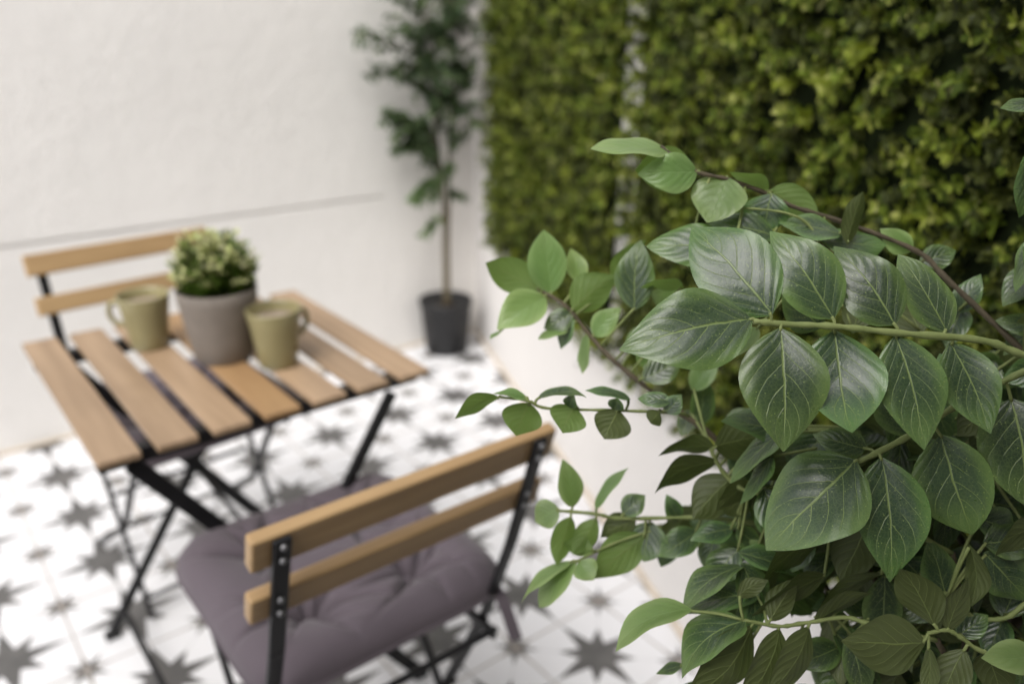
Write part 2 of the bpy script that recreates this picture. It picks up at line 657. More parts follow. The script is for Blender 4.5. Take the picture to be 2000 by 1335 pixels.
# ------------------------------------------------------------------ chairs and cushions
def make_chair(label):
    t = thing('folding_chair', label, 'chair', group='folding bistro chairs at the table')
    b = MB()
    tilt = .30

    def slat(z0, z1, yc):
        h = z1 - z0
        ax = norm(np.array((0, -tilt, 1.0)))
        fr = (np.array((0, yc, (z0 + z1) / 2)), np.array([(1, 0, 0), np.cross(ax, (1, 0, 0)), ax]))
        b.box((-.203, -.009, -h / 2), (.203, .009, h / 2), 0, fr)
    slat(.746, .793, -.187)
    slat(.663, .704, -.161)
    b.build('backrest', M_BACK, t, bevel=.004)
    s = MB()
    for i in range(5):
        y0 = -.055 + i * .058
        s.box((-.155, y0, .438), (.155, y0 + .048, .452))
    s.build('seat', M_BACK, t, bevel=.003)
    for sx in (-1, 1):
        x = .172 * sx
        f = MB()
        path = [(x, -.205, .785), (x, -.148, .60), (x, -.085, .43), (x, .02, .22), (x, .13, .01)]
        for p, q in zip(path[:-1], path[1:]):
            w = .017
            f.bar(p, q, .009, w, (1, 0, 0)) if p[2] < .6 else f.bar(p, q, .020, .007, (1, 0, 0))
        lf = f.build('leg', M_STEEL, t, bevel=.002)
        for z, y in ((.777, -.2085), (.757, -.2025), (.695, -.1830), (.673, -.1765)):
            MB().lathe([(.0001, .0025), (.0025, .002), (.0040, 0), (.0040, -.004)], 12).build('bolt', M_BOLT, lf, True)
            bo = COL.objects[-1]
            bo.location = (x, y, z)
            bo.rotation_euler = (math.radians(90) - .28, 0, 0)
        r = MB()
        xr = .158 * sx
        r.bar((xr, .175, .435), (xr, .0, .18), .009, .017, (1, 0, 0))
        r.bar((xr, .0, .18), (xr, -.25, .01), .009, .017, (1, 0, 0))
        r.build('leg', M_STEEL, t, bevel=.002)
        MB().bar((xr, -.13, .431), (xr, .225, .431), .008, .018, (1, 0, 0)).build('seat_rail', M_STEEL, t, bevel=.002)
    for y, z, xx in ((-.115, .425, .172), (.205, .424, .145), (-.215, .045, .148), (.108, .05, .176), (-.02, .26, .16)):
        MB().tube([(-xx, y, z), (xx, y, z)], .0055, 10).build('stretcher', M_STEEL, t)
    return t


near = make_chair('nearest folding chair, its slatted back turned to the camera, beside the leafy plant')
near.location = (-.592, -.070, 0)
far = copy_tree(near)
far.location = (-.564, .838, 0)
far.rotation_euler = (0, 0, math.pi + .10)
far['label'] = 'folding chair at the far side of the table, against the white wall'


def make_cushion(label, seed, ties=True):
    n = 210
    W, D, H = .207, .205, .050
    rg = np.random.default_rng(seed)
    g = np.linspace(-1, 1, n)
    X, Y = np.meshgrid(g, g, indexing='ij')
    tufts = [(-.42, -.42), (.42, -.42), (-.42, .42), (.42, .42)]
    edge = np.clip(1 - np.maximum(np.abs(X), np.abs(Y)), 0, 1)
    sq = np.maximum(np.abs(X), np.abs(Y)) / ((np.abs(X) ** 7 + np.abs(Y) ** 7) ** (1 / 7.) + 1e-9)
    puff = np.clip(edge / .30, 0, 1)
    puff = np.sqrt(np.clip(1 - (1 - puff) ** 2, 0, 1))
    Z = H * puff
    for k, (tx, ty) in enumerate(tufts):
        dx, dy = X - tx, Y - ty
        d = np.sqrt(dx * dx + dy * dy)
        th = np.arctan2(dy, dx)
        Z -= H * (.66 * np.exp(-d / .26) + .46 * np.exp(-d / .085)) * puff
        for m in range(8):
            t0 = m * 2 * math.pi / 8 + rg.uniform(-.28, .28)
            dth = np.arctan2(np.sin(th - t0 - d * rg.uniform(-.8, .8)), np.cos(th - t0))
            across = np.abs(dth) * d
            reach = rg.uniform(.22, .55)
            Z -= H * rg.uniform(.45, .75) * np.exp(-(across / .028) ** 1.2) * np.exp(-(d / reach) ** 3) * (1 - np.exp(-(d / .05) ** 2)) * puff
    for _ in range(12):
        ang = rg.uniform(0, math.pi)
        off = rg.uniform(-.9, .9)
        c = X * math.cos(ang) + Y * math.sin(ang) - off + .05 * np.sin(6 * (X - Y))
        l_ = -X * math.sin(ang) + Y * math.cos(ang)
        Z -= H * rg.uniform(.05, .13) * np.exp(-(c / .035) ** 2) * np.exp(-((l_ - rg.uniform(-.8, .8)) / .3) ** 2) * puff
    # pulled-in edges between pointed corners
    XX = X * sq * W * (1 - .035 * (1 - Y * Y)) * (1 - .07 * (X * Y) ** 4)
    YY = Y * sq * D * (1 - .045 * (1 - X * X)) * (1 - .07 * (X * Y) ** 4)
    top = np.stack([XX, YY, Z + .03], -1).reshape(-1, 3)
    Zb = -.026 * puff * (1 - .25 * np.abs(X * Y)) + .03
    bot = np.stack([XX, YY, Zb], -1).reshape(-1, 3)
    mb = MB()
    F = []
    for i in range(n - 1):
        for j in range(n - 1):
            a = i * n + j
            F.append((a, a + n, a + n + 1, a + 1))
    mb.add(top, F)
    mb.add(bot, [tuple(reversed(f)) for f in F])
    o = thing('seat_cushion', label, 'cushion', group='tufted seat cushions')
    mb.build('cover', M_CUSH, o, True)
    pip = [(XX[i, j], YY[i, j], .03) for i, j in
           [(i, 0) for i in range(n)] + [(n - 1, j) for j in range(n)] + [(i, n - 1) for i in range(n - 1, -1, -1)] + [(0, j) for j in range(n - 1, -1, -1)]]
    MB().tube(pip, .0028, 6).build('piping', M_CUSH, o, True)
    for tx, ty in tufts:
        i, j = int((tx + 1) / 2 * (n - 1)), int((ty + 1) / 2 * (n - 1))
        bb = MB().lathe([(.0001, .0035), (.005, .003), (.0075, 0), (.0075, -.004)], 14).build('button', M_CUSH, o, True)
        bb.location = (XX[i, j], YY[i, j], Z[i, j] + .031)
    for sx in ((-1, 1) if ties else ()):
        st = MB()
        pts = spline([(sx * .168, -.178, .028), (sx * .162, -.210, .020), (sx * .150, -.254, -.008)], 6)
        for p, q in zip(pts[:-1], pts[1:]):
            st.bar(p, q + (q - p) * .05, .020, .003, (1.0, sx * .2, 0))
        st.build('tie', M_CUSH, o)
    return o


cu = make_cushion('mauve grey tufted cushion on the nearest chair', 3)
cu.location = (-.575, .015, .4535)
cu2 = make_cushion('mauve grey cushion on the far chair, seen through the table slats', 8, False)
cu2.location = (-.572, .724, .4535)
cu2.rotation_euler = (0, 0, math.pi + .10)


# ------------------------------------------------------------------ mugs
def make_mug(label, loc_, rz, k=1.0):
    t = thing('mug', label, 'mug', loc_, rz, 'olive green coffee mugs')
    t.scale = (k, k, k)
    prof = [(.0001, .0015), (.024, .0015), (.029, 0), (.0305, .003), (.0345, .035), (.0395, .070), (.0435, .094),
            (.0430, .0965), (.0415, .096), (.0405, .092), (.0365, .068), (.0318, .035), (.027, .008), (.0001, .006)]
    MB().lathe(prof, 56).build('body', M_GLAZE, t, True)
    c = [(.0390, 0, .080), (.050, 0, .0825), (.058, 0, .074), (.058, 0, .058), (.050, 0, .046), (.0350, 0, .040)]
    MB().tube(spline(c, 7), .0048, 12).build('handle', M_GLAZE, t, True)
    MB().lathe([(.0001, .0775), (.030, .0775), (.0376, .0779)], 40).build('coffee', M_COFFEE, t, True)
    return t


make_mug('olive mug with its handle pointing left, left of the small bush', (-.662, .562, TZ + .0005), math.radians(150), 1.06)
make_mug('olive mug full of coffee, right of the grey planter', (-.507, .340, TZ + .0005), math.radians(8), 1.09)

# ------------------------------------------------------------------ small bush in a grey planter on the table
bush = thing('potted_bush', 'small pale green bush in a grey planter on the table', 'potted plant', (-.570, .432, TZ + .0005))
bush.scale = (1.14, 1.14, 1.12)
MB().lathe([(.0001, 0), (.042, 0), (.0445, .003), (.0500, .035), (.0595, .100), (.0610, .116), (.0590, .118), (.0570, .114),
            (.0555, .100), (.0001, .098)], 56).build('pot', M_POTG, bush, True)
MB().lathe([(.0001, .106), (.03, .107), (.0565, .104)], 30).build('soil', M_SOIL, bush, True)
M_BUSH = mat_small_leaf('bush_leaf', [(0, (.045, .10, .014)), (.5, (.10, .19, .025)), (1, (.22, .32, .06))], .3)
M_BUSHP = mat_small_leaf('bush_leaf_pale', [(0, (.32, .40, .10)), (.5, (.60, .62, .28)), (1, (.80, .77, .54))], .3)
rg = np.random.default_rng(21)
sm, fm = MB(), MB()
for k in range(230):
    a = rg.uniform(0, 2 * math.pi)
    el = math.acos(rg.uniform(.05, 1.0))
    b0 = np.array((.035 * math.sin(el) * math.cos(a), .035 * math.sin(el) * math.sin(a), .105))
    R_ = rg.uniform(.78, 1.06)
    e = np.array((.066 * math.sin(el) * math.cos(a) * R_, .066 * math.sin(el) * math.sin(a) * R_, .112 + .094 * math.cos(el) ** .55 * R_)) + rg.normal(0, .004, 3)
    pts = spline([b0, (b0 + e) / 2 + np.array((0, 0, .008)), e], 4)
    sm.tube(pts, .0009, 4)
    n = 20
    tt = rg.uniform(.25, 1.0, n)
    B = b0 + (e - b0) * tt[:, None]
    ang = rg.uniform(0, 2 * math.pi, n)
    A = norm(np.stack([np.cos(ang), np.sin(ang), rg.uniform(.2, 1.4, n)], 1))
    S = norm(np.cross(A, np.array((0, 0, 1.0)) + rg.normal(0, .15, (n, 3))))
    N = np.cross(S, A)
    pale = tt > rg.uniform(.70, 1.05)
    for q, mi in ((~pale, 0), (pale, 1)):
        if q.any():
            leaf_batch(fm, B[q], A[q], S[q], N[q], rg.uniform(.008, .014, n)[q], rg.uniform(.005, .0085, n)[q], [0, .35, .7, 1], [.15, 1, .8, .05], .25, .15, mi)
sm.build('stem', M_TRUNK, bush)
fm.build('foliage', [M_BUSH, M_BUSHP], bush)

# ------------------------------------------------------------------ small tree in the corner
TP = np.array((.722, 1.635, 0))
tree = thing('potted_tree', 'slender small tree in a black pot, in the corner of the walls', 'potted tree', TP)
MB().lathe([(.0001, .001), (.080, .001), (.085, .004), (.098, .15), (.103, .20), (.108, .205), (.108, .222), (.103, .222), (.099, .205),
            (.0001, .195)], 48).build('pot', M_POTB, tree, True)
MB().lathe([(.0001, .200), (.099, .197)], 30).build('soil', M_SOIL, tree, True)


def tp(px, py, y=1.635):
    r = -BACK + RIGHT * (px - 1000) / F_PX - UP * (py - 667.5) / F_PX
    return CAM_POS + r * ((y - CAM_POS[1]) / r[1]) - TP


tr = MB()
trunkA = spline([(0, 0, .19), tp(869, 500), tp(868, 420), tp(860, 330), tp(850, 240), tp(842, 130), tp(828, 10), tp(815, -120), tp(812, -260)], 8)
tr.tube(trunkA, np.linspace(.0105, .003, len(trunkA)), 8)
trunkB = spline([(.008, -.005, .19), tp(874, 480), tp(876, 400), tp(878, 300), tp(884, 200), tp(890, 80), tp(880, -60), tp(890, -200)], 8)
tr.tube(trunkB, np.linspace(.0095, .003, len(trunkB)), 8)
tr.build('trunk', M_TRUNK, tree, True)
M_TREE = mat_small_leaf('tree_leaf', [(0, (.040, .068, .036)), (.45, (.082, .135, .066)), (.8, (.14, .20, .095)), (1, (.25, .33, .15))], .35, .38)
M_TREEP = mat_small_leaf('tree_leaf_pale', [(0, (.07, .13, .04)), (.6, (.13, .22, .075)), (1, (.22, .32, .12))], .28, .4)
rg = np.random.default_rng(4)
tw, tl = MB(), MB()


def spray(a, b, nl=30, spread=.035, L=(.026, .042), pale=0, droop=.02, sub=4):
    a, b = np.asarray(a), np.asarray(b)
    for s_ in range(sub):
        e = b + (rg.normal(0, spread, 3) if s_ else 0)
        st = a + (b - a) * (0 if s_ == 0 else rg.uniform(.05, .45))
        pts = spline([st, (st + e) / 2 + np.array((0, 0, droop)), e], 6)
        tw.tube(pts, np.linspace(.0024, .001, len(pts)), 5)
        k = int(nl * .95)
        idx = rg.uniform(.25, 1.0, k) * (len(pts) - 1)
        B = pts[idx.astype(int)]
        ax = norm(e - st)
        A = norm(ax * rg.uniform(.1, 1.0, k)[:, None] + rg.normal(0, .6, (k, 3)) + np.array((0, 0, -.05)))
        S = norm(np.cross(A, np.array((0, 0, 1.0)) + rg.normal(0, .4, (k, 3))))
        N = np.cross(S, A)
        leaf_batch(tl, B, A, S, N, rg.uniform(*L, k) * .92, rg.uniform(.009, .015, k), [0, .3, .65, 1], [.1, 1, .75, .02], .2, .2, pale)


for (a, b, n, sp, pale, yb) in [
    ((850, 262), (762, 250), 52, .035, 0, 1.58), ((855, 310), (800, 275), 52, .035, 0, 1.59), ((850, 285), (780, 262), 50, .03, 0, 1.56), ((850, 160), (850, 130), 44, .05, 0, 1.58), ((856, 230), (850, 195), 44, .05, 0, 1.58),
    ((850, 250), (745, 238), 52, .030, 0, 1.60), ((855, 300), (770, 285), 60, .035, 0, 1.62), ((858, 330), (820, 300), 60, .04, 0, 1.63),
    ((852, 270), (800, 250), 50, .04, 0, 1.6), ((846, 180), (718, 142), 34, .022, 0, 1.60), ((844, 150), (775, 130), 34, .03, 0, 1.58),
    ((842, 120), (692, 68), 30, .020, 0, 1.60), ((838, 90), (760, 70), 30, .03, 0, 1.57), ((832, 60), (785, 0), 36, .035, 0, 1.58),
    ((825, 10), (770, -60), 40, .04, 0, 1.60), ((835, 20), (850, -60), 40, .05, 0, 1.62), ((845, 170), (830, 110), 50, .045, 0, 1.6),
    ((850, 220), (825, 170), 50, .045, 0, 1.6), ((846, 100), (870, 60), 40, .05, 0, 1.58), ((885, 200), (925, 150), 46, .035, 0, 1.56),
    ((884, 180), (900, 120), 46, .04, 0, 1.55), ((890, 90), (925, 50), 34, .04, 0, 1.55), ((880, 240), (910, 215), 40, .035, 0, 1.55),
    ((878, 300), (900, 270), 34, .03, 0, 1.58), ((858, 340), (800, 392), 40, .018, 1, 1.58), ((866, 420), (838, 462), 16, .012, 1, 1.6),
    ((868, 360), (880, 330), 34, .035, 1, 1.60), ((862, 330), (850, 390), 26, .022, 1, 1.61), ((870, 380), (895, 385), 20, .02, 0, 1.60),
    ((840, 130), (810, 80), 40, .04, 0, 1.62), ((880, -40), (910, -110), 40, .05, 0, 1.58), ((820, -80), (850, -160), 40, .06, 0, 1.6)]:
    spray(tp(*a), tp(*b, yb), n, sp, pale=pale)
for k in range(64):
    c_ = (trunkA, trunkB)[k % 2]
    i_ = rg.integers(int(len(c_) * .46), len(c_) - 1)
    a_ = c_[i_]
    az_ = rg.uniform(0, 2 * math.pi)
    l_ = rg.uniform(.08, .23)
    b_ = a_ + np.array((math.cos(az_) * l_, -abs(math.sin(az_)) * l_ * .8, rg.uniform(.01, .09)))
    spray(a_, b_, 15, .04, sub=2, pale=int(rg.uniform() < .12))
tw.build('branches', M_TRUNK, tree, True)
tl.build('crown', [M_TREE, M_TREEP], tree)

# ------------------------------------------------------------------ artificial hedge panels on the right wall
M_HEDGE = mat_small_leaf('hedge_leaf', [(0, (.026, .042, .006)), (.25, (.066, .100, .010)), (.55, (.124, .174, .016)), (.78, (.195, .247, .028)), (.93, (.30, .33, .065)), (1, (.42, .42, .18))], .26, .5)
M_HEDGE_D = mat_small_leaf('hedge_leaf_dark', [(0, (.020, .026, .006)), (.5, (.046, .058, .010)), (1, (.090, .105, .020))], .18, .45)
M_HEDGE_Y = mat_small_leaf('hedge_leaf_lime', [(0, (.12, .155, .012)), (.6, (.215, .26, .022)), (1, (.37, .39, .11))], .3, .45)
M_HBACK = simple('hedge_mat', (.012, .018, .006), .9, .1, .4, 90, .3)


def hedge(label, s0, s1, z0, z1, seed, dens=.0195, strip=0.0):
    rg = np.random.default_rng(seed)
    t = thing('hedge_panel', label, 'hedge', WO + WT * s0 + np.array((0, 0, z0)), group='artificial hedge panels on the wall')
    fr = (WO - np.array(t.location), np.array([WT, WN, (0, 0, 1)]))
    MB().box((s0 + .02, .0015, z0 + .02), (s1 - .02, .008, z1 - .02), 0, fr).build('backing', M_HBACK, t)
    mb, stm = MB(), MB()
    ss = np.arange(s0 - strip, s1, dens)
    zz = np.arange(z0, z1, dens)
    S_, Z_ = np.meshgrid(ss, zz)
    n = S_.size
    s = S_.ravel() + rg.normal(0, dens * .9, n)
    z = Z_.ravel() + rg.normal(0, dens * .9, n)

    def field(freq, sd):
        r2 = np.random.default_rng(sd)
        out = np.zeros(len(s))
        for _ in range(9):
            a_ = r2.uniform(0, 6.28)
            f_ = freq * r2.uniform(.6, 1.6)
            out += np.sin(f_ * (s * math.cos(a_) + z * math.sin(a_)) + r2.uniform(0, 6.28))
        return out / 3

    clump = field(55, seed * 7 + 1)
    tone = .45 * field(30, seed * 7 + 2) + rg.normal(0, 1.0, n)
    keep = (clump + rg.normal(0, .7, n)) > -1.15
    loose = (s < s0) & (s > s0 - strip) & (rg.uniform(0, 1, n) < .30)
    keep &= ((s > s0 + rg.normal(0, .020, n)) | loose) & (s < s1 + rg.normal(0, .020, n)) & (z > z0 + rg.normal(0, .012, n))
    s, z, clump, tone, loose = s[keep], z[keep], clump[keep], tone[keep], loose[keep]
    n = len(s)
    dep = np.clip(.032 + .006 * clump + rg.normal(0, .013, n), .010, .075)
    dep = np.where(loose, dep * .55, dep)
    tone = np.where(loose, tone + .6, tone)
    mslot = np.where(tone > 1.1, 2, np.where(tone < -.35, 1, 0))
    root = WO + WT * s[:, None] + WN * .008 + np.array((0, 0, 1.0)) * z[:, None]
    dirn = norm(WN + WT * rg.normal(0, .35, n)[:, None] + np.array((0, 0, 1.0)) * rg.normal(-.10, .35, n)[:, None])
    tipp = root + dirn * dep[:, None]
    # leaves in whorls along each sprig
    for ring, (f0, cnt, ln) in enumerate(((.45, 4, .0175), (.75, 5, .0155), (1.0, 5, .0125))):
        for j in range(cnt):
            ang = 2 * math.pi * j / cnt + rg.uniform(0, 1.2, n)
            e1 = norm(np.cross(dirn, np.array((0, 0, 1.0)) + rg.normal(0, .05, (n, 3))))
            e2 = np.cross(dirn, e1)
            out = (.75, .95, .8)[ring]
            A = norm(e1 * np.cos(ang)[:, None] * out + e2 * np.sin(ang)[:, None] * out + dirn * rg.uniform(.25, .8, n)[:, None])
            B = root + dirn * (dep * f0)[:, None]
            Sd = norm(np.cross(A, dirn))
            N = np.cross(Sd, A)
            fl_ = np.where((N * dirn).sum(1) < 0, -1, 1)[:, None]
            Sd, N = Sd * fl_, N * fl_
            sel = rg.uniform(0, 1, n) < .9
            LL, WW = ln * rg.uniform(.7, 1.3, n), ln * rg.uniform(.45, .72, n)
            for mi in (0, 1, 2):
                q = sel & (mslot == mi)
                leaf_batch(mb, (B - np.array(t.location))[q], A[q], Sd[q], N[q], LL[q], WW[q], [0, .4, .75, 1], [.15, 1, .8, .08], .25, .12, mi)
    mb.build('foliage', [M_HEDGE, M_HEDGE_D, M_HEDGE_Y], t)
    return t


hedge('hedge panel of small yellow green leaves in the corner, behind the small tree', .452, 1.64, .475, 1.50, 1, strip=.085)
hedge('darker hedge panel right of the bare wall strip, behind the leafy branches', -1.15, .376, .50, 1.50, 2)

# ------------------------------------------------------------------ the big leafy plant in front
PB = np.array((-.34, -.72, 0.))
plant = thing('leafy_plant', 'large leafy plant with glossy veined oval leaves in the right foreground', 'plant', PB)
MB().lathe([(.0001, 0), (.10, 0), (.105, .004), (.135, .24), (.145, .25), (.145, .275), (.135, .275), (.13, .25), (.0001, .24)], 48).build('pot', M_POTG, plant, True)
MB().lathe([(.0001, .246), (.129, .243)], 30).build('soil', M_SOIL, plant, True)
M_LEAF = mat_leaf('leaf_dark', (.031, .060, .030), (.115, .20, .056), (.080, .102, .028), (.26, .34, .10), .16, .32)
M_LEAFB = mat_leaf('leaf_fresh_lit', (.19, .31, .095), (.32, .45, .17), (.16, .25, .06), (.26, .40, .14), .42, .36, .4)  # young-leaf green, with backlit glow and sheen lightened into the colour
M_RACHIS = mat_twig('green_stalk', (.16, .20, .065), (.25, .29, .11))
M_BROWN = mat_twig('brown_twig', (.070, .056, .036), (.13, .105, .068))
NU, NV = 15, 11
UU = np.linspace(0, 1, NU)
VV = np.linspace(-1, 1, NV)
rgl = np.random.default_rng(77)


def outline(u, a=.68, b=.90):
    w = (u ** a) * ((1 - u) ** b)
    m = a / (a + b)
    return w / (m ** a * (1 - m) ** b)


def leaf(mb, b, t, wpx, db, dt=None, mat=0, under=False, sgn=None, bend=None, cup=None, stalk=None, W=None, wave=.05, curl=None):
    """One broad leaf from photo points b to t; wpx is its apparent width, db/dt its distances."""
    dt = db + rgl.uniform(-.012, .012) if dt is None else dt
    B, T = P(*b, db), P(*t, dt)
    ax = T - B
    L = np.linalg.norm(ax)
    ax = ax / L
    wm = wpx * (db + dt) / 2 / F_PX
    W = W if W else max(wm * 1.02, min(.56 * L, wm * 2.2))
    c = min(1., wm / W)
    tau = math.acos(c)
    v = norm(CAM_POS - (B + T) / 2)
    n = norm(v - ax * (v @ ax))
    s = np.cross(ax, n)
    if sgn is None:
        # tilt the blade so that its face turns to the sky
        up = np.array((0, 0, 1.0))
        sgn = 1 if (math.cos(tau) * n + math.sin(tau) * s) @ up > (math.cos(tau) * n - math.sin(tau) * s) @ up else -1
        if under:
            sgn = -sgn
    n2 = math.cos(tau) * n + sgn * math.sin(tau) * s
    if under:
        n2 = -n2
    s2 = np.cross(ax, n2)
    bend = rgl.uniform(.03, .17) if bend is None else bend
    cup = rgl.uniform(.05, .30) if cup is None else cup
    ph = rgl.uniform(0, 6.28)
    V, UV = [], []
    w = outline(UU, rgl.uniform(.66, .86) + (.08 if under else 0), rgl.uniform(.90, 1.12) + (.08 if under else 0)) * W / 2
    asym = rgl.uniform(-.07, .07)
    tw_ = rgl.uniform(-.45, .45)
    w[0] = W * .012
    w[-1] = W * .006
    curl = rgl.uniform(-.14, .16) if curl is None else curl
    for i, u in enumerate(UU):
        mid = B + ax * (u * L) + n2 * (bend * L * (4 * u * (1 - u) * .5 - .55 * u ** 3 * .5)) - n2 * curl * L * u ** 4 * .6
        side_shift = s2 * (.03 * L * math.sin(ph) * 4 * u * (1 - u))
        ta = tw_ * (u - .35)
        su, nu_ = s2 * math.cos(ta) + n2 * math.sin(ta), n2 * math.cos(ta) - s2 * math.sin(ta)
        for vv in VV:
            lift = cup * w[i] * abs(vv) ** 1.4 - .10 * w[i] * abs(vv) ** 4
            wv_ = wave * W * math.sin(u * 8.5 + ph + 1.7 * vv) * abs(vv) ** 2 * 4 * u * (1 - u)
            V.append(mid + side_shift + su * (w[i] * vv * (1 + asym * np.sign(vv))) + nu_ * (lift + wv_) - PB)
            UV.append((u, vv))
    F = []
    for i in range(NU - 1):
        for j in range(NV - 1):
            a = i * NV + j
            F.append((a, a + NV, a + NV + 1, a + 1) if False else (a, a + 1, a + NV + 1, a + NV))
    mb.add(V, F, UV, mat)
    return B


def branch(label_rachis, pts, rad, leaves, d, mats=(0,), brown=None, rad_end=None):
    """pts: photo points of the stalk (px, py, depth); leaves: dicts/tuples of the blades it carries."""
    pw = spline([P(*p) for p in pts], 6)
    st = MB()
    rads = np.linspace(rad, rad_end or rad * .8, len(pw))
    # little swellings at the nodes
    st.tube(pw - PB, rads * (1 + .16 * np.sin(np.arange(len(pw)) * 2.1) + rgl.uniform(-.10, .14, len(pw))), 9, 1 if brown else 0)
    lf = MB()
    for lv in leaves:
        b, t, wpx = lv[0], lv[1], lv[2]
        kw = dict(lv[3]) if len(lv) > 3 else {}
        db = kw.pop('db', d)
        B = leaf(lf, b, t, wpx, db, **kw)
        k = np.argmin(np.linalg.norm(pw - B, axis=1))
        if np.linalg.norm(pw[k] - B) < .15:
            st.tube(spline([pw[k] - PB, (pw[k] + B) / 2 - PB + np.array((0, 0, .001)), B - PB + norm(P(*t, db) - B) * .002], 3), [.0016] * 3 + [.0014] * 3 + [.0010] if False else .0011, 6, 0)
    o = st.build('branch', [M_RACHIS, M_BROWN], plant, True)
    lf.build('foliage', [M_LEAF, M_LEAFB], o, True)
    return o


def root_tube(mb, p, via=None, r0=.0065, r1=.0035):
    e = P(*p) - PB
    base = np.array((rgl.uniform(-.04, .04), rgl.uniform(-.04, .04), .24))
    mids = [P(*q) - PB for q in (via or [])]
    pts = spline([base, base * .5 + (mids[0] if mids else e) * .5 * np.array((.6, .6, 1)) + np.array((0, 0, .1))] + mids + [e], 8)
    mb.tube(pts, np.linspace(r0, r1, len(pts)), 9)


U = dict(under=True)
# A: the sharp twig with paired glossy leaves
branch('A', [(2060, 712, .500), (1985, 688, .500), (1915, 664, .5), (1755, 650, .50), (1630, 637, .502), (1540, 633, .504), (1472, 627, .505)], .0024, [
    ((1470, 623), (1210, 680), 158, dict(db=.505, dt=.500, bend=.12, cup=.12, W=.0535, curl=.0)),
    ((1508, 615), (1350, 440), 158, dict(db=.503, dt=.532, bend=.08, cup=.10, curl=.04)),
    ((1628, 623), (1506, 446), 122, dict(db=.502, dt=.515, bend=.12)),
    ((1748, 635), (1630, 476), 116, dict(db=.500, dt=.518, bend=.10)),
    ((1850, 648), (1764, 490), 82, dict(db=.500, dt=.512, bend=.08)),
    ((1524, 640), (1530, 882), 166, dict(db=.503, dt=.490, bend=.10, cup=.18)),
    ((1630, 645), (1652, 858), 160, dict(db=.508, dt=.485, bend=-.06, cup=.10, curl=-.42)),
    ((1749, 655), (1806, 878), 122, dict(db=.502, dt=.490, bend=.06)),
    ((1856, 668), (1934, 846), 104, dict(db=.502, dt=.492, bend=.04))], .5)
# B: second sharp twig below
branch('B', [(2080, 690, .51), (2000, 725, .515), (1880, 785, .525), (1780, 848, .53), (1675, 903, .53)], .0024, [
    ((1672, 898), (1492, 1064), 178, dict(db=.528, dt=.522, bend=.10, W=.0625)),
    ((1722, 893), (1742, 1138), 136, dict(db=.528, dt=.515, bend=.05)),
    ((1838, 848), (1904, 1046), 146, dict(db=.528, dt=.52, bend=.06)),
    ((1975, 778), (2000, 985), 150, dict(db=.522, dt=.515)),
    ((1692, 876), (1588, 846), 62, dict(db=.54, dt=.55)),
    ((1785, 852), (1706, 735), 92, dict(db=.545, dt=.56)),
    ((1890, 790), (1835, 690), 80, dict(db=.55, dt=.57)),
    ((1770, 856), (1800, 960), 80, dict(db=.57, dt=.58, under=True))], .53)
# C: twig running up to the left, young leaves at its end
branch('C', [(2060, 740, .57), (1995, 682, .585), (1850, 545, .60), (1790, 490, .605), (1650, 435, .61), (1545, 402, .61), (1490, 375, .61), (1420, 350, .605), (1355, 333, .60), (1290, 285, .60)], .0022, [
    ((1305, 296), (1152, 297), 40, dict(db=.60, dt=.585, mat=1, bend=.16, W=.035)),
    ((1362, 336), (1250, 338), 78, dict(db=.60, dt=.59, mat=1, bend=.15)),
    ((1352, 325), (1238, 330), 86, dict(db=.615, dt=.61, mat=1, under=True)),
    ((1420, 345), (1381, 438), 108, dict(db=.605, dt=.595, mat=1, bend=.04, cup=.25)),
    ((1500, 374), (1425, 338), 36, dict(mat=1, under=True, db=.61)),
    ((1502, 372), (1602, 425), 72, dict(mat=1, under=True, db=.62)),
    ((1508, 378), (1495, 452), 88, dict(db=.60)),
    ((1500, 392), (1420, 446), 52, dict(db=.62, mat=1, under=True)),
    ((1655, 478), (1684, 374), 36, dict(db=.59, under=True)),
    ((1782, 490), (1720, 446), 48, dict(db=.61, mat=1)),
    ((1795, 515), (1868, 488), 50, dict(db=.62)),
    ((1870, 610), (1916, 536), 50, dict(db=.61)),
    ((1880, 600), (1850, 680), 60, dict(db=.62)),
    ((1440, 480), (1262, 484), 82, dict(db=.59, dt=.60, bend=.06, W=.036, cup=.05)),
    ((1515, 462), (1380, 436), 56, dict(db=.60)),
    ((1645, 458), (1520, 436), 44, dict(db=.595)),
    ((1600, 468), (1728, 482), 56, dict(db=.60)),
    ((1340, 500), (1420, 540), 60, dict(db=.62, under=True))], .6, rad_end=.0013, brown=True)
# thin arching stalk of that twig
branch('C2', [(1610, 500, .595), (1580, 440, .595), (1530, 415, .595), (1440, 405, .60)], .0011, [
    ((1605, 640), (1528, 566), 84, dict(db=.575)),
    ((1665, 650), (1690, 560), 60, dict(db=.58, under=True)),
    ((1800, 650), (1760, 570), 70, dict(db=.59, under=True)),
    ((1835, 650), (1812, 560), 60, dict(db=.60)),
    ((1480, 640), (1425, 704), 42, dict(db=.57, mat=1))], .58)
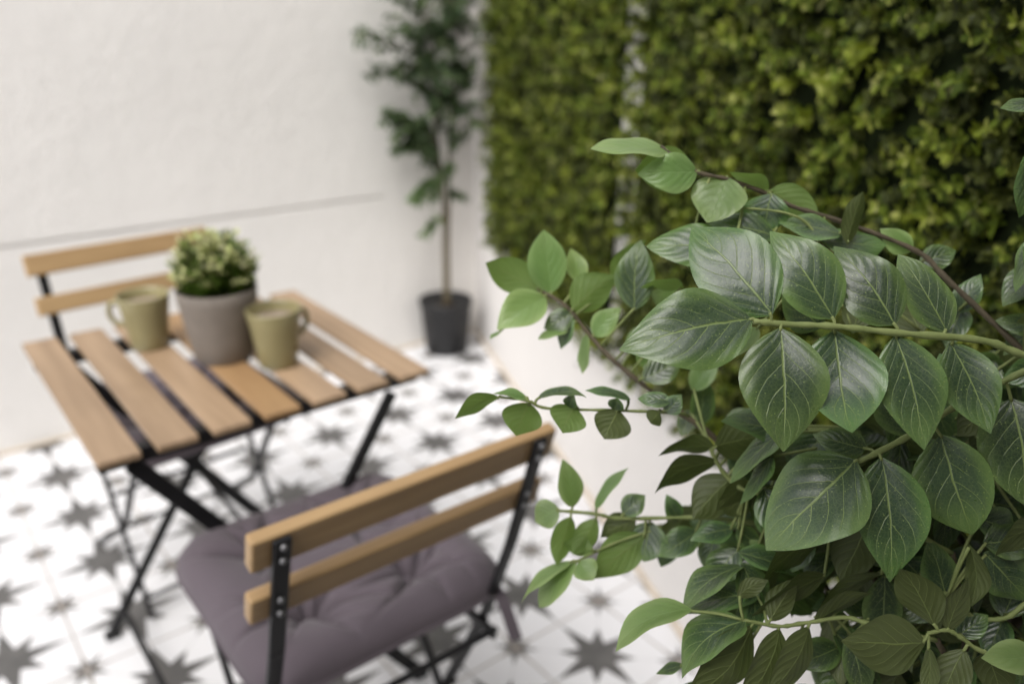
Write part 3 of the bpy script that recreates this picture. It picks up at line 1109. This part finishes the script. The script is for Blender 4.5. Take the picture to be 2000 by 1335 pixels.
# D: pale young twig on the left
branch('D', [(1500, 960, .66), (1390, 850, .67), (1300, 785, .67), (1200, 705, .675), (1150, 652, .68), (1108, 600, .68), (1060, 568, .68)], .0028, [
    ((1052, 564), (949, 512), 72, dict(mat=1, under=True)),
    ((1076, 573), (1060, 449), 78, dict(mat=1)),
    ((1066, 580), (972, 642), 76, dict(mat=1, dt=.66)),
    ((1118, 606), (1204, 535), 76, dict(mat=1, under=True)),
    ((1135, 550), (1114, 486), 42, dict(mat=1, db=.69)),
    ((1118, 610), (1062, 640), 46, dict(mat=0)),
    ((1118, 618), (1096, 682), 30, dict(mat=0)),
    ((1112, 642), (1050, 662), 20, dict(mat=1)),
    ((1146, 652), (1138, 730), 24, dict(mat=1)),
    ((1158, 655), (1212, 600), 48, dict(mat=1)),
    ((1240, 605), (1250, 468), 78, dict(db=.65)),
    ((1200, 560), (1255, 465), 40, dict(db=.69, mat=1, under=True)),
    ((1335, 562), (1248, 552), 28, dict(db=.64, mat=1, under=True)),
    ((1335, 600), (1270, 568), 56, dict(db=.66, mat=1)),
    ((978, 646), (957, 663), 9, dict(mat=1)),
    ((1230, 690), (1270, 630), 46, dict(mat=1, db=.70)),
    ((1270, 720), (1250, 650), 40, dict(mat=1, db=.70)),
    ((1255, 740), (1330, 700), 60, dict(db=.66))], .68, rad_end=.0013, brown=True)
# E: horizontal twig with hanging leaves
branch('E', [(1345, 812, .61), (1320, 806, .605), (1200, 801, .60), (1070, 797, .595), (1030, 782, .59), (978, 775, .59)], .0013, [
    ((976, 776), (888, 816), 32, dict(mat=1, under=True)),
    ((1030, 776), (962, 770), 20, dict(mat=1)),
    ((1034, 786), (1008, 850), 80, dict(mat=1, under=True, cup=.05)),
    ((1122, 793), (1098, 846), 76, dict(under=True, mat=1, cup=.05)),
    ((1208, 799), (1180, 857), 76, dict(under=True, cup=.05)),
    ((1050, 776), (1144, 765), 20, dict(mat=0)),
    ((1232, 780), (1142, 764), 20, dict(mat=0)),
    ((1112, 796), (1120, 772), 30, dict(mat=0)),
    ((1200, 800), (1206, 776), 34, dict(mat=0)),
    ((1312, 782), (1245, 776), 32, dict(mat=0)),
    ((1288, 803), (1268, 828), 38, dict(under=True)),
    ((1300, 805), (1330, 770), 40, dict(mat=0))], .595)
# F: fresh green twig lower left, with a hanging cluster
branch('F', [(1560, 1040, .64), (1480, 1022, .645), (1370, 1010, .65), (1215, 1012, .66), (1165, 1003, .66), (1088, 996, .66)], .0017, [
    ((1120, 990), (1100, 896), 48, dict(mat=1)),
    ((1163, 994), (1224, 909), 24, dict(mat=1)),
    ((1216, 1004), (1260, 966), 46, dict(mat=0)),
    ((1092, 992), (1044, 1018), 58, dict(mat=1)),
    ((1116, 1008), (1084, 1102), 46, dict(mat=1, under=True)),
    ((1165, 1012), (1118, 1082), 48, dict(mat=1, under=True)),
    ((1325, 1015), (1303, 966), 36, dict(mat=0)),
    ((1242, 1014), (1172, 1050), 52, dict(under=True)),
    ((1272, 1018), (1258, 1096), 84, dict(mat=0)),
    ((1362, 1036), (1286, 1086), 58, dict(mat=0)),
    ((1262, 1046), (1158, 1130), 76, dict(mat=1, under=True)),
    ((1330, 1012), (1318, 1070), 60, dict(under=True))], .66)
branch('F2', [(1290, 1030, .66), (1200, 1060, .66), (1125, 1096, .655)], .0011, [
    ((1126, 1096), (1046, 1182), 48, dict(mat=1)),
    ((1116, 1096), (1012, 1166), 24, dict(mat=1)),
    ((1130, 1096), (1160, 1132), 52, dict(mat=1)),
    ((1160, 1075), (1100, 1060), 40, dict(mat=1, under=True))], .655)
# G: shaded twig in the middle
branch('G', [(1640, 1020, .60), (1500, 968, .61), (1450, 955, .615), (1415, 925, .62), (1390, 885, .62)], .0020, [
    ((1396, 872), (1284, 880), 36, U), ((1402, 902), (1272, 949), 46, U), ((1432, 930), (1352, 1014), 84, U),
    ((1396, 872), (1500, 850), 76, U), ((1448, 902), (1565, 890), 60, U), ((1472, 958), (1415, 1005), 60, U),
    ((1432, 1032), (1348, 1052), 44, {}), ((1438, 1030), (1484, 1066), 44, {}), ((1444, 1072), (1388, 1146), 68, {}),
    ((1478, 1074), (1420, 1146), 50, {}), ((1490, 1058), (1440, 1100), 40, dict(mat=1)), ((1545, 842), (1408, 822), 64, dict(db=.60)),
    ((1352, 762), (1402, 700), 48, dict(db=.68, mat=1)), ((1366, 832), (1374, 735), 50, dict(db=.69)), ((1500, 960), (1540, 900), 60, {}),
    ((1500, 970), (1510, 1060), 70, {}), ((1430, 880), (1470, 930), 60, dict(db=.64)), ((1420, 840), (1480, 800), 50, dict(db=.68)),
    ((1350, 800), (1330, 850), 40, dict(db=.69)), ((1480, 1080), (1560, 1120), 60, dict(db=.63))], .62)
# H: olive undersides in the middle of the bush
branch('H', [(1860, 1080, .56), (1780, 1040, .56), (1690, 1026, .56), (1620, 1022, .565)], .0016, [
    ((1645, 1028), (1480, 1128), 46, U), ((1690, 1032), (1640, 1135), 88, U), ((1726, 1118), (1590, 1196), 26, U),
    ((1614, 1122), (1470, 1204), 40, U), ((1700, 1030), (1740, 1110), 80, dict(db=.58)), ((1780, 1042), (1730, 980), 70, dict(db=.59)),
    ((1640, 1030), (1570, 1000), 60, dict(db=.59)), ((1760, 1045), (1790, 1150), 80, dict(db=.60))], .56)
branch('H2', [(1780, 1080, .565), (1725, 1115, .57), (1660, 1142, .57), (1618, 1192, .57), (1590, 1205, .57)], .0012, [
    ((1640, 1262), (1552, 1296), 64, {}), ((1690, 1270), (1600, 1345), 86, {}), ((1640, 1160), (1700, 1200), 50, {}), ((1600, 1200), (1660, 1250), 60, dict(db=.6))], .585)
# I: lower left arching twig
branch('I', [(1830, 1250, .54), (1700, 1218, .545), (1650, 1205, .55), (1570, 1216, .55), (1520, 1222, .55), (1452, 1210, .55)], .0016, [
    ((1352, 1190), (1194, 1254), 54, dict(mat=1, bend=.26, db=.56, curl=.1)), ((1484, 1162), (1326, 1194), 58, dict(db=.57, bend=.12)),
    ((1456, 1211), (1322, 1306), 84, dict(bend=.22, W=.044, curl=.15)), ((1468, 1222), (1348, 1372), 80, dict(under=True, bend=-.22)),
    ((1522, 1226), (1452, 1372), 68, dict(under=True, bend=-.2)), ((1580, 1222), (1500, 1350), 58, dict(under=True, bend=-.18)),
    ((1504, 1212), (1560, 1128), 52, U), ((1335, 1298), (1282, 1316), 20, dict(db=.58)), ((1440, 1165), (1500, 1130), 36, U),
    ((1590, 1216), (1700, 1150), 30, U), ((1420, 1330), (1330, 1345), 30, dict(db=.6)), ((1540, 1300), (1460, 1350), 50, dict(db=.6))], .55)
# J: lower right, in focus
branch('J', [(2060, 1330, .52), (1920, 1272, .52), (1880, 1246, .52), (1850, 1230, .52), (1812, 1236, .52)], .0016, [
    ((1808, 1254), (1640, 1250), 112, dict(under=True, bend=-.08)), ((1826, 1222), (1760, 1100), 78, U), ((1884, 1266), (1838, 1365), 70, U),
    ((1814, 1262), (1806, 1370), 32, U), ((2030, 1280), (1916, 1284), 66, dict(mat=1, bend=.10)), ((1850, 1232), (1896, 1130), 44, U),
    ((1925, 1272), (1960, 1370), 70, U), ((1870, 1240), (1930, 1200), 50, dict(db=.54))], .52)
branch('J2', [(2070, 1120, .54), (2000, 1180, .54), (1960, 1207, .54), (1900, 1203, .545), (1850, 1165, .545)], .0019, [
    ((1846, 1160), (1812, 1050), 66, dict(db=.56)), ((1892, 1062), (1902, 1190), 40, dict(db=.53, under=True)),
    ((1922, 1078), (2010, 1172), 96, {}), ((1920, 1060), (2020, 1046), 76, {}), ((1960, 1205), (1990, 1110), 70, dict(db=.56)),
    ((1905, 1200), (1860, 1130), 50, dict(db=.58)), ((1960, 1208), (1930, 1290), 60, dict(db=.57)), ((1905, 1010), (1990, 1050), 70, dict(db=.55)),
    ((1930, 930), (2020, 900), 90, dict(db=.57)), ((1930, 980), (2010, 1000), 80, dict(db=.57))], .545)
# K: leaves entering at the right edge
branch('K', [(2120, 760, .55), (2070, 600, .55), (2050, 420, .55), (2030, 280, .55), (2028, 200, .55)], .0022, [
    ((2024, 206), (1958, 206), 28, {}), ((2016, 288), (1996, 425), 60, {}), ((2030, 450), (1982, 570), 44, {}), ((2040, 520), (1958, 600), 62, dict(db=.58)),
    ((2040, 640), (1944, 625), 44, dict(db=.58)), ((2050, 620), (1960, 690), 60, dict(db=.6)), ((2050, 720), (1960, 740), 60, dict(db=.58)), ((2040, 560), (2010, 450), 50, {})], .55)
# L: inner leaves that fill the shaded heart of the plant
fill = []
for i in range(330):
    x, y = rgl.uniform(1440, 2060), rgl.uniform(660, 1370)
    if y < 690 + (2000 - x) * .42 - 60 or y > 1150 and x < 1600:
        continue
    a = rgl.uniform(0, 2 * math.pi)
    l_ = rgl.uniform(80, 150)
    fill.append(((x, y), (x + l_ * math.cos(a), y + l_ * abs(math.sin(a)) * .8 + 20), rgl.uniform(36, 76), dict(db=rgl.uniform(.57, .70), under=bool(rgl.uniform() < .35))))
branch('L', [(2050, 1400, .64), (1950, 1200, .64), (1850, 1000, .64), (1780, 850, .63)], .0030, fill, .63, brown=True, rad_end=.0018)

fill = []
for i in range(70):
    x, y = rgl.uniform(2060, 2260), rgl.uniform(520, 1340)
    a = rgl.uniform(0, 2 * math.pi)
    l_ = rgl.uniform(80, 150)
    fill.append(((x, y), (x + l_ * math.cos(a), y + l_ * abs(math.sin(a)) * .8 + 10), rgl.uniform(45, 95), dict(db=rgl.uniform(.50, .57), under=bool(rgl.uniform() < .3))))
branch('N', [(2160, 1420, .55), (2150, 1150, .55), (2140, 860, .54), (2150, 560, .54)], .0026, fill, .54, brown=True, rad_end=.0015)
fill = []
for i in range(46):
    x, y = rgl.uniform(1250, 1520), rgl.uniform(985, 1130)
    if y > 1000 + (x - 1230) * .62:
        continue
    a = rgl.uniform(0, 2 * math.pi)
    l_ = rgl.uniform(60, 105)
    fill.append(((x, y), (x + l_ * math.cos(a), y + l_ * abs(math.sin(a)) * .7 + 8), rgl.uniform(28, 60), dict(db=rgl.uniform(.66, .76), under=bool(rgl.uniform() < .4), mat=int(rgl.uniform() < .25))))
branch('M', [(1660, 1120, .68), (1560, 1060, .69), (1440, 1035, .70), (1330, 1040, .71)], .0018, fill, .70, brown=True, rad_end=.0012)

stems = MB()
root_tube(stems, (1660, 1120, .68), [(1740, 1300, .70)], .005, .002)
root_tube(stems, (2060, 712, .50), [(2200, 1000, .55)])
root_tube(stems, (2080, 690, .51), [(2180, 1050, .56)])
root_tube(stems, (2060, 740, .57), [(2150, 1050, .60)])
root_tube(stems, (1500, 960, .66), [(1640, 1250, .70)], .0055, .003)
root_tube(stems, (1560, 1040, .64), [(1680, 1300, .68)], .005, .002)
root_tube(stems, (1860, 1080, .56), [(1880, 1300, .62)], .005, .002)
root_tube(stems, (1830, 1250, .54), [(1900, 1400, .6)], .005, .002)
root_tube(stems, (2060, 1330, .52), [(2000, 1500, .6)], .005, .002)
root_tube(stems, (2120, 760, .55), [(2200, 1100, .58)])
root_tube(stems, (2050, 1400, .64))
root_tube(stems, (2070, 1120, .54), [(2100, 1300, .58)], .005, .002)
root_tube(stems, (1640, 1020, .60), [(1760, 1250, .65)], .005, .002)
stems.build('stem', M_BROWN, plant, True)
bpy.context.view_layer.update()
